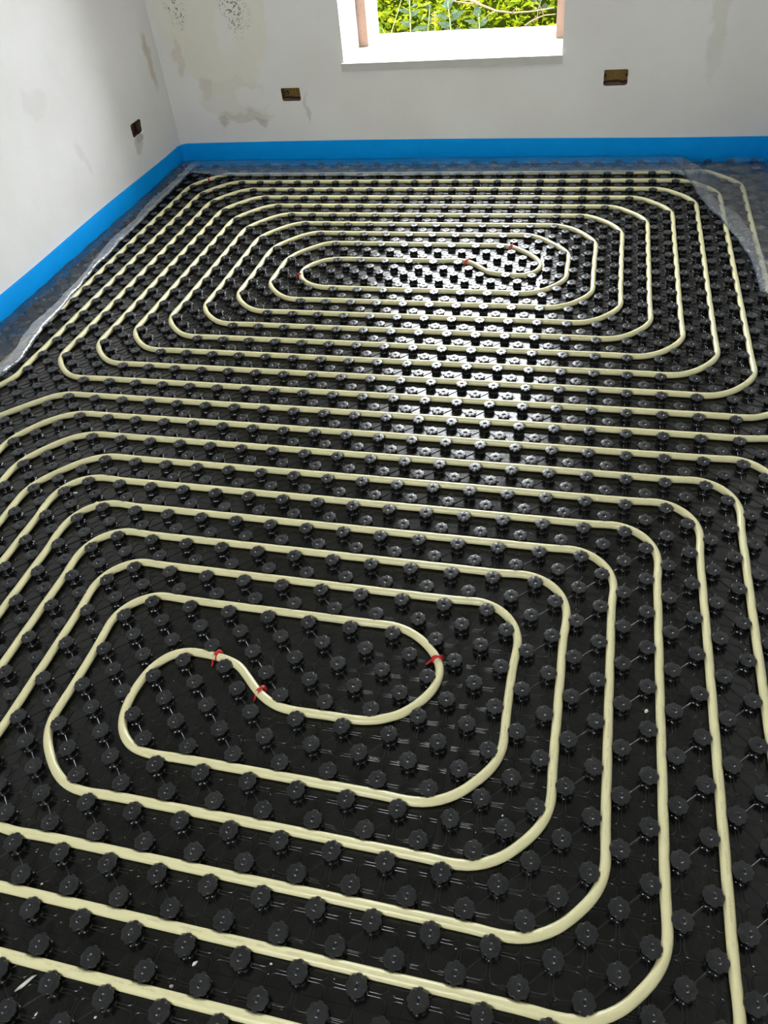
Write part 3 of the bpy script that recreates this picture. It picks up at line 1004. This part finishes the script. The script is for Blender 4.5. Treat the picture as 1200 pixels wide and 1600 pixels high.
V, F = [], []
R3 = lambda: Vector((random.gauss(0, 1), random.gauss(0, 1), random.gauss(0, 1)))
for k in range(42000):
    x = random.uniform(-3.2, 2.2); y = 4.45 + 3.6 * random.random() ** 1.3
    z = bank_h(x, y) + random.random() ** 2 * .26 * (1 + .8 * noise.noise((x * 2.5, y * 2.5, 5)))
    d = R3(); d.z = abs(d.z) * .6 + .1; d.y -= .5
    L = random.uniform(.02, .055) if random.random() < .85 else random.uniform(.06, .10)
    leaf(V, F, Vector((x, y, z)), d, Vector((0, -.4, 1)) + R3() * .4, L, L * random.uniform(.35, .75))
o = ob('weed_thicket', mesh_np('weed_thicket', V, F, LEAF))
tag(o, 'thicket of yellow green weeds on the bank outside the window', 'weeds', kind='stuff')


def at_y(px, py, Y):
    d = RX * ((px - 600) / 1211.725) + DN * ((py - 800) / 1211.725) + FW
    o = Vector((0.650865, -0.9450604, 1.4025952))
    return o + d * ((Y - o.y) / d.y)


def broad_plant(px, py, Y, h, label, n=9, lw=.045):
    base = at_y(px, py, Y); root = tag(empty('broad_leaf_weed', base), label, 'weed', 'grey green broad leaved weeds outside')
    b = MB(); tip = Vector((random.uniform(-.04, .04), random.uniform(-.03, .03), h))
    b.tube([(0, 0, -.25), (0, 0, 0), tip * .6, tip], [.006, .005, .004, .002], 6); b.build('stem', STALK, root, True)
    for k in range(n):
        V, F = [], []
        t_ = .15 + .85 * k / n; a = k * 2.4
        leaf(V, F, tip * t_, Vector((math.cos(a), math.sin(a) - .35, .25 + .5 * t_)), Vector((0, -.5, 1)), random.uniform(.08, .125), lw * random.uniform(.8, 1.2))
        ob('leaf', mesh_np('leaf', V, F, LEAF_D, True), root)


broad_plant(642, 60, 4.55, .26, 'grey green broad leaved weed outside, at the left of the window opening', 9, .05)
broad_plant(668, 62, 4.95, .20, 'grey green broad leaved weed just left of the yellow flower', 8, .055)
broad_plant(706, 60, 4.75, .20, 'grey green broad leaved weed just right of the yellow flower', 9, .06)
broad_plant(750, 62, 4.65, .14, 'low grey green broad leaved weed below the dry twigs', 8, .05)
broad_plant(840, 20, 5.3, .16, 'grey green broad leaved weed near the right wooden jamb', 7, .05)
# yellow flower
fb = at_y(680, 55, 4.5)
root = tag(empty('yellow_flower', fb), 'small yellow flower spike among the weeds outside', 'flower')
b = MB(); b.tube([(0, 0, -.25), (0, 0, .03), (.004, 0, .12)], [.004, .003, .002], 6); b.build('stem', STALK, root, True)
for k in range(9):
    V, F = [], []
    a = k * 2.4; zz = .05 + .008 * k
    for q in range(4):
        aa = a + q * 1.57
        leaf(V, F, Vector((.009 * math.cos(a), .009 * math.sin(a), zz)), Vector((math.cos(aa), math.sin(aa) - .5, .5)), Vector((0, 0, 1)), .018, .014)
    ob('blossom', mesh_np('blossom', V, F, PETAL), root)


def twig(pts, r, label, mat=TWIG, name='dry_twig', cat='twig', side=3):
    P3 = [at_y(*q) for q in pts]
    if name == 'grass_stalk': P3.insert(0, Vector((P3[0].x + .01, P3[0].y, -.56)))
    base = P3[0].copy()
    root = tag(empty(name, base), label, cat)
    loc = [q - base for q in P3]
    b = MB(); b.tube(loc, [r * (1 - .6 * i / (len(loc) - 1)) for i in range(len(loc))], 7); b.build('stem', mat, root, True)
    for k in range(side):
        q = loc[min(1 + k, len(loc) - 2)]
        e = q + Vector((random.uniform(-.10, .10), random.uniform(-.08, .02), random.uniform(-.05, .12)))
        b = MB(); b.tube([q, (q + e) / 2 + Vector((0, 0, .01)), e], [r * .45, r * .35, r * .2], 5); b.build('side_shoot', mat, root, True)


twig([(735, -2, 4.75), (752, 8, 4.7), (775, 17, 4.7), (800, 20, 4.7), (830, 18, 4.72), (866, 12, 4.75)], .008, 'thick dry twig lying across the weeds at the right of the window')
twig([(690, -6, 4.9), (715, 3, 4.85), (742, 6, 4.8), (770, 14, 4.8)], .006, 'thin dry twig above the thick one outside')
twig([(820, 40, 4.6), (835, 30, 4.6), (850, 24, 4.62), (868, 22, 4.65)], .005, 'short dry twig close to the right wooden jamb')
twig([(610, 56, 4.2), (616, 36, 4.2), (622, 18, 4.2), (628, -4, 4.2)], .0035, 'tall pale grass stalk leaning outside at the left of the window', STALK, 'grass_stalk', 'grass', 0)
twig([(603, 58, 4.2), (598, 46, 4.2), (592, 40, 4.2)], .0035, 'short pale grass stalk bending outside by the left reveal', STALK, 'grass_stalk', 'grass', 0)
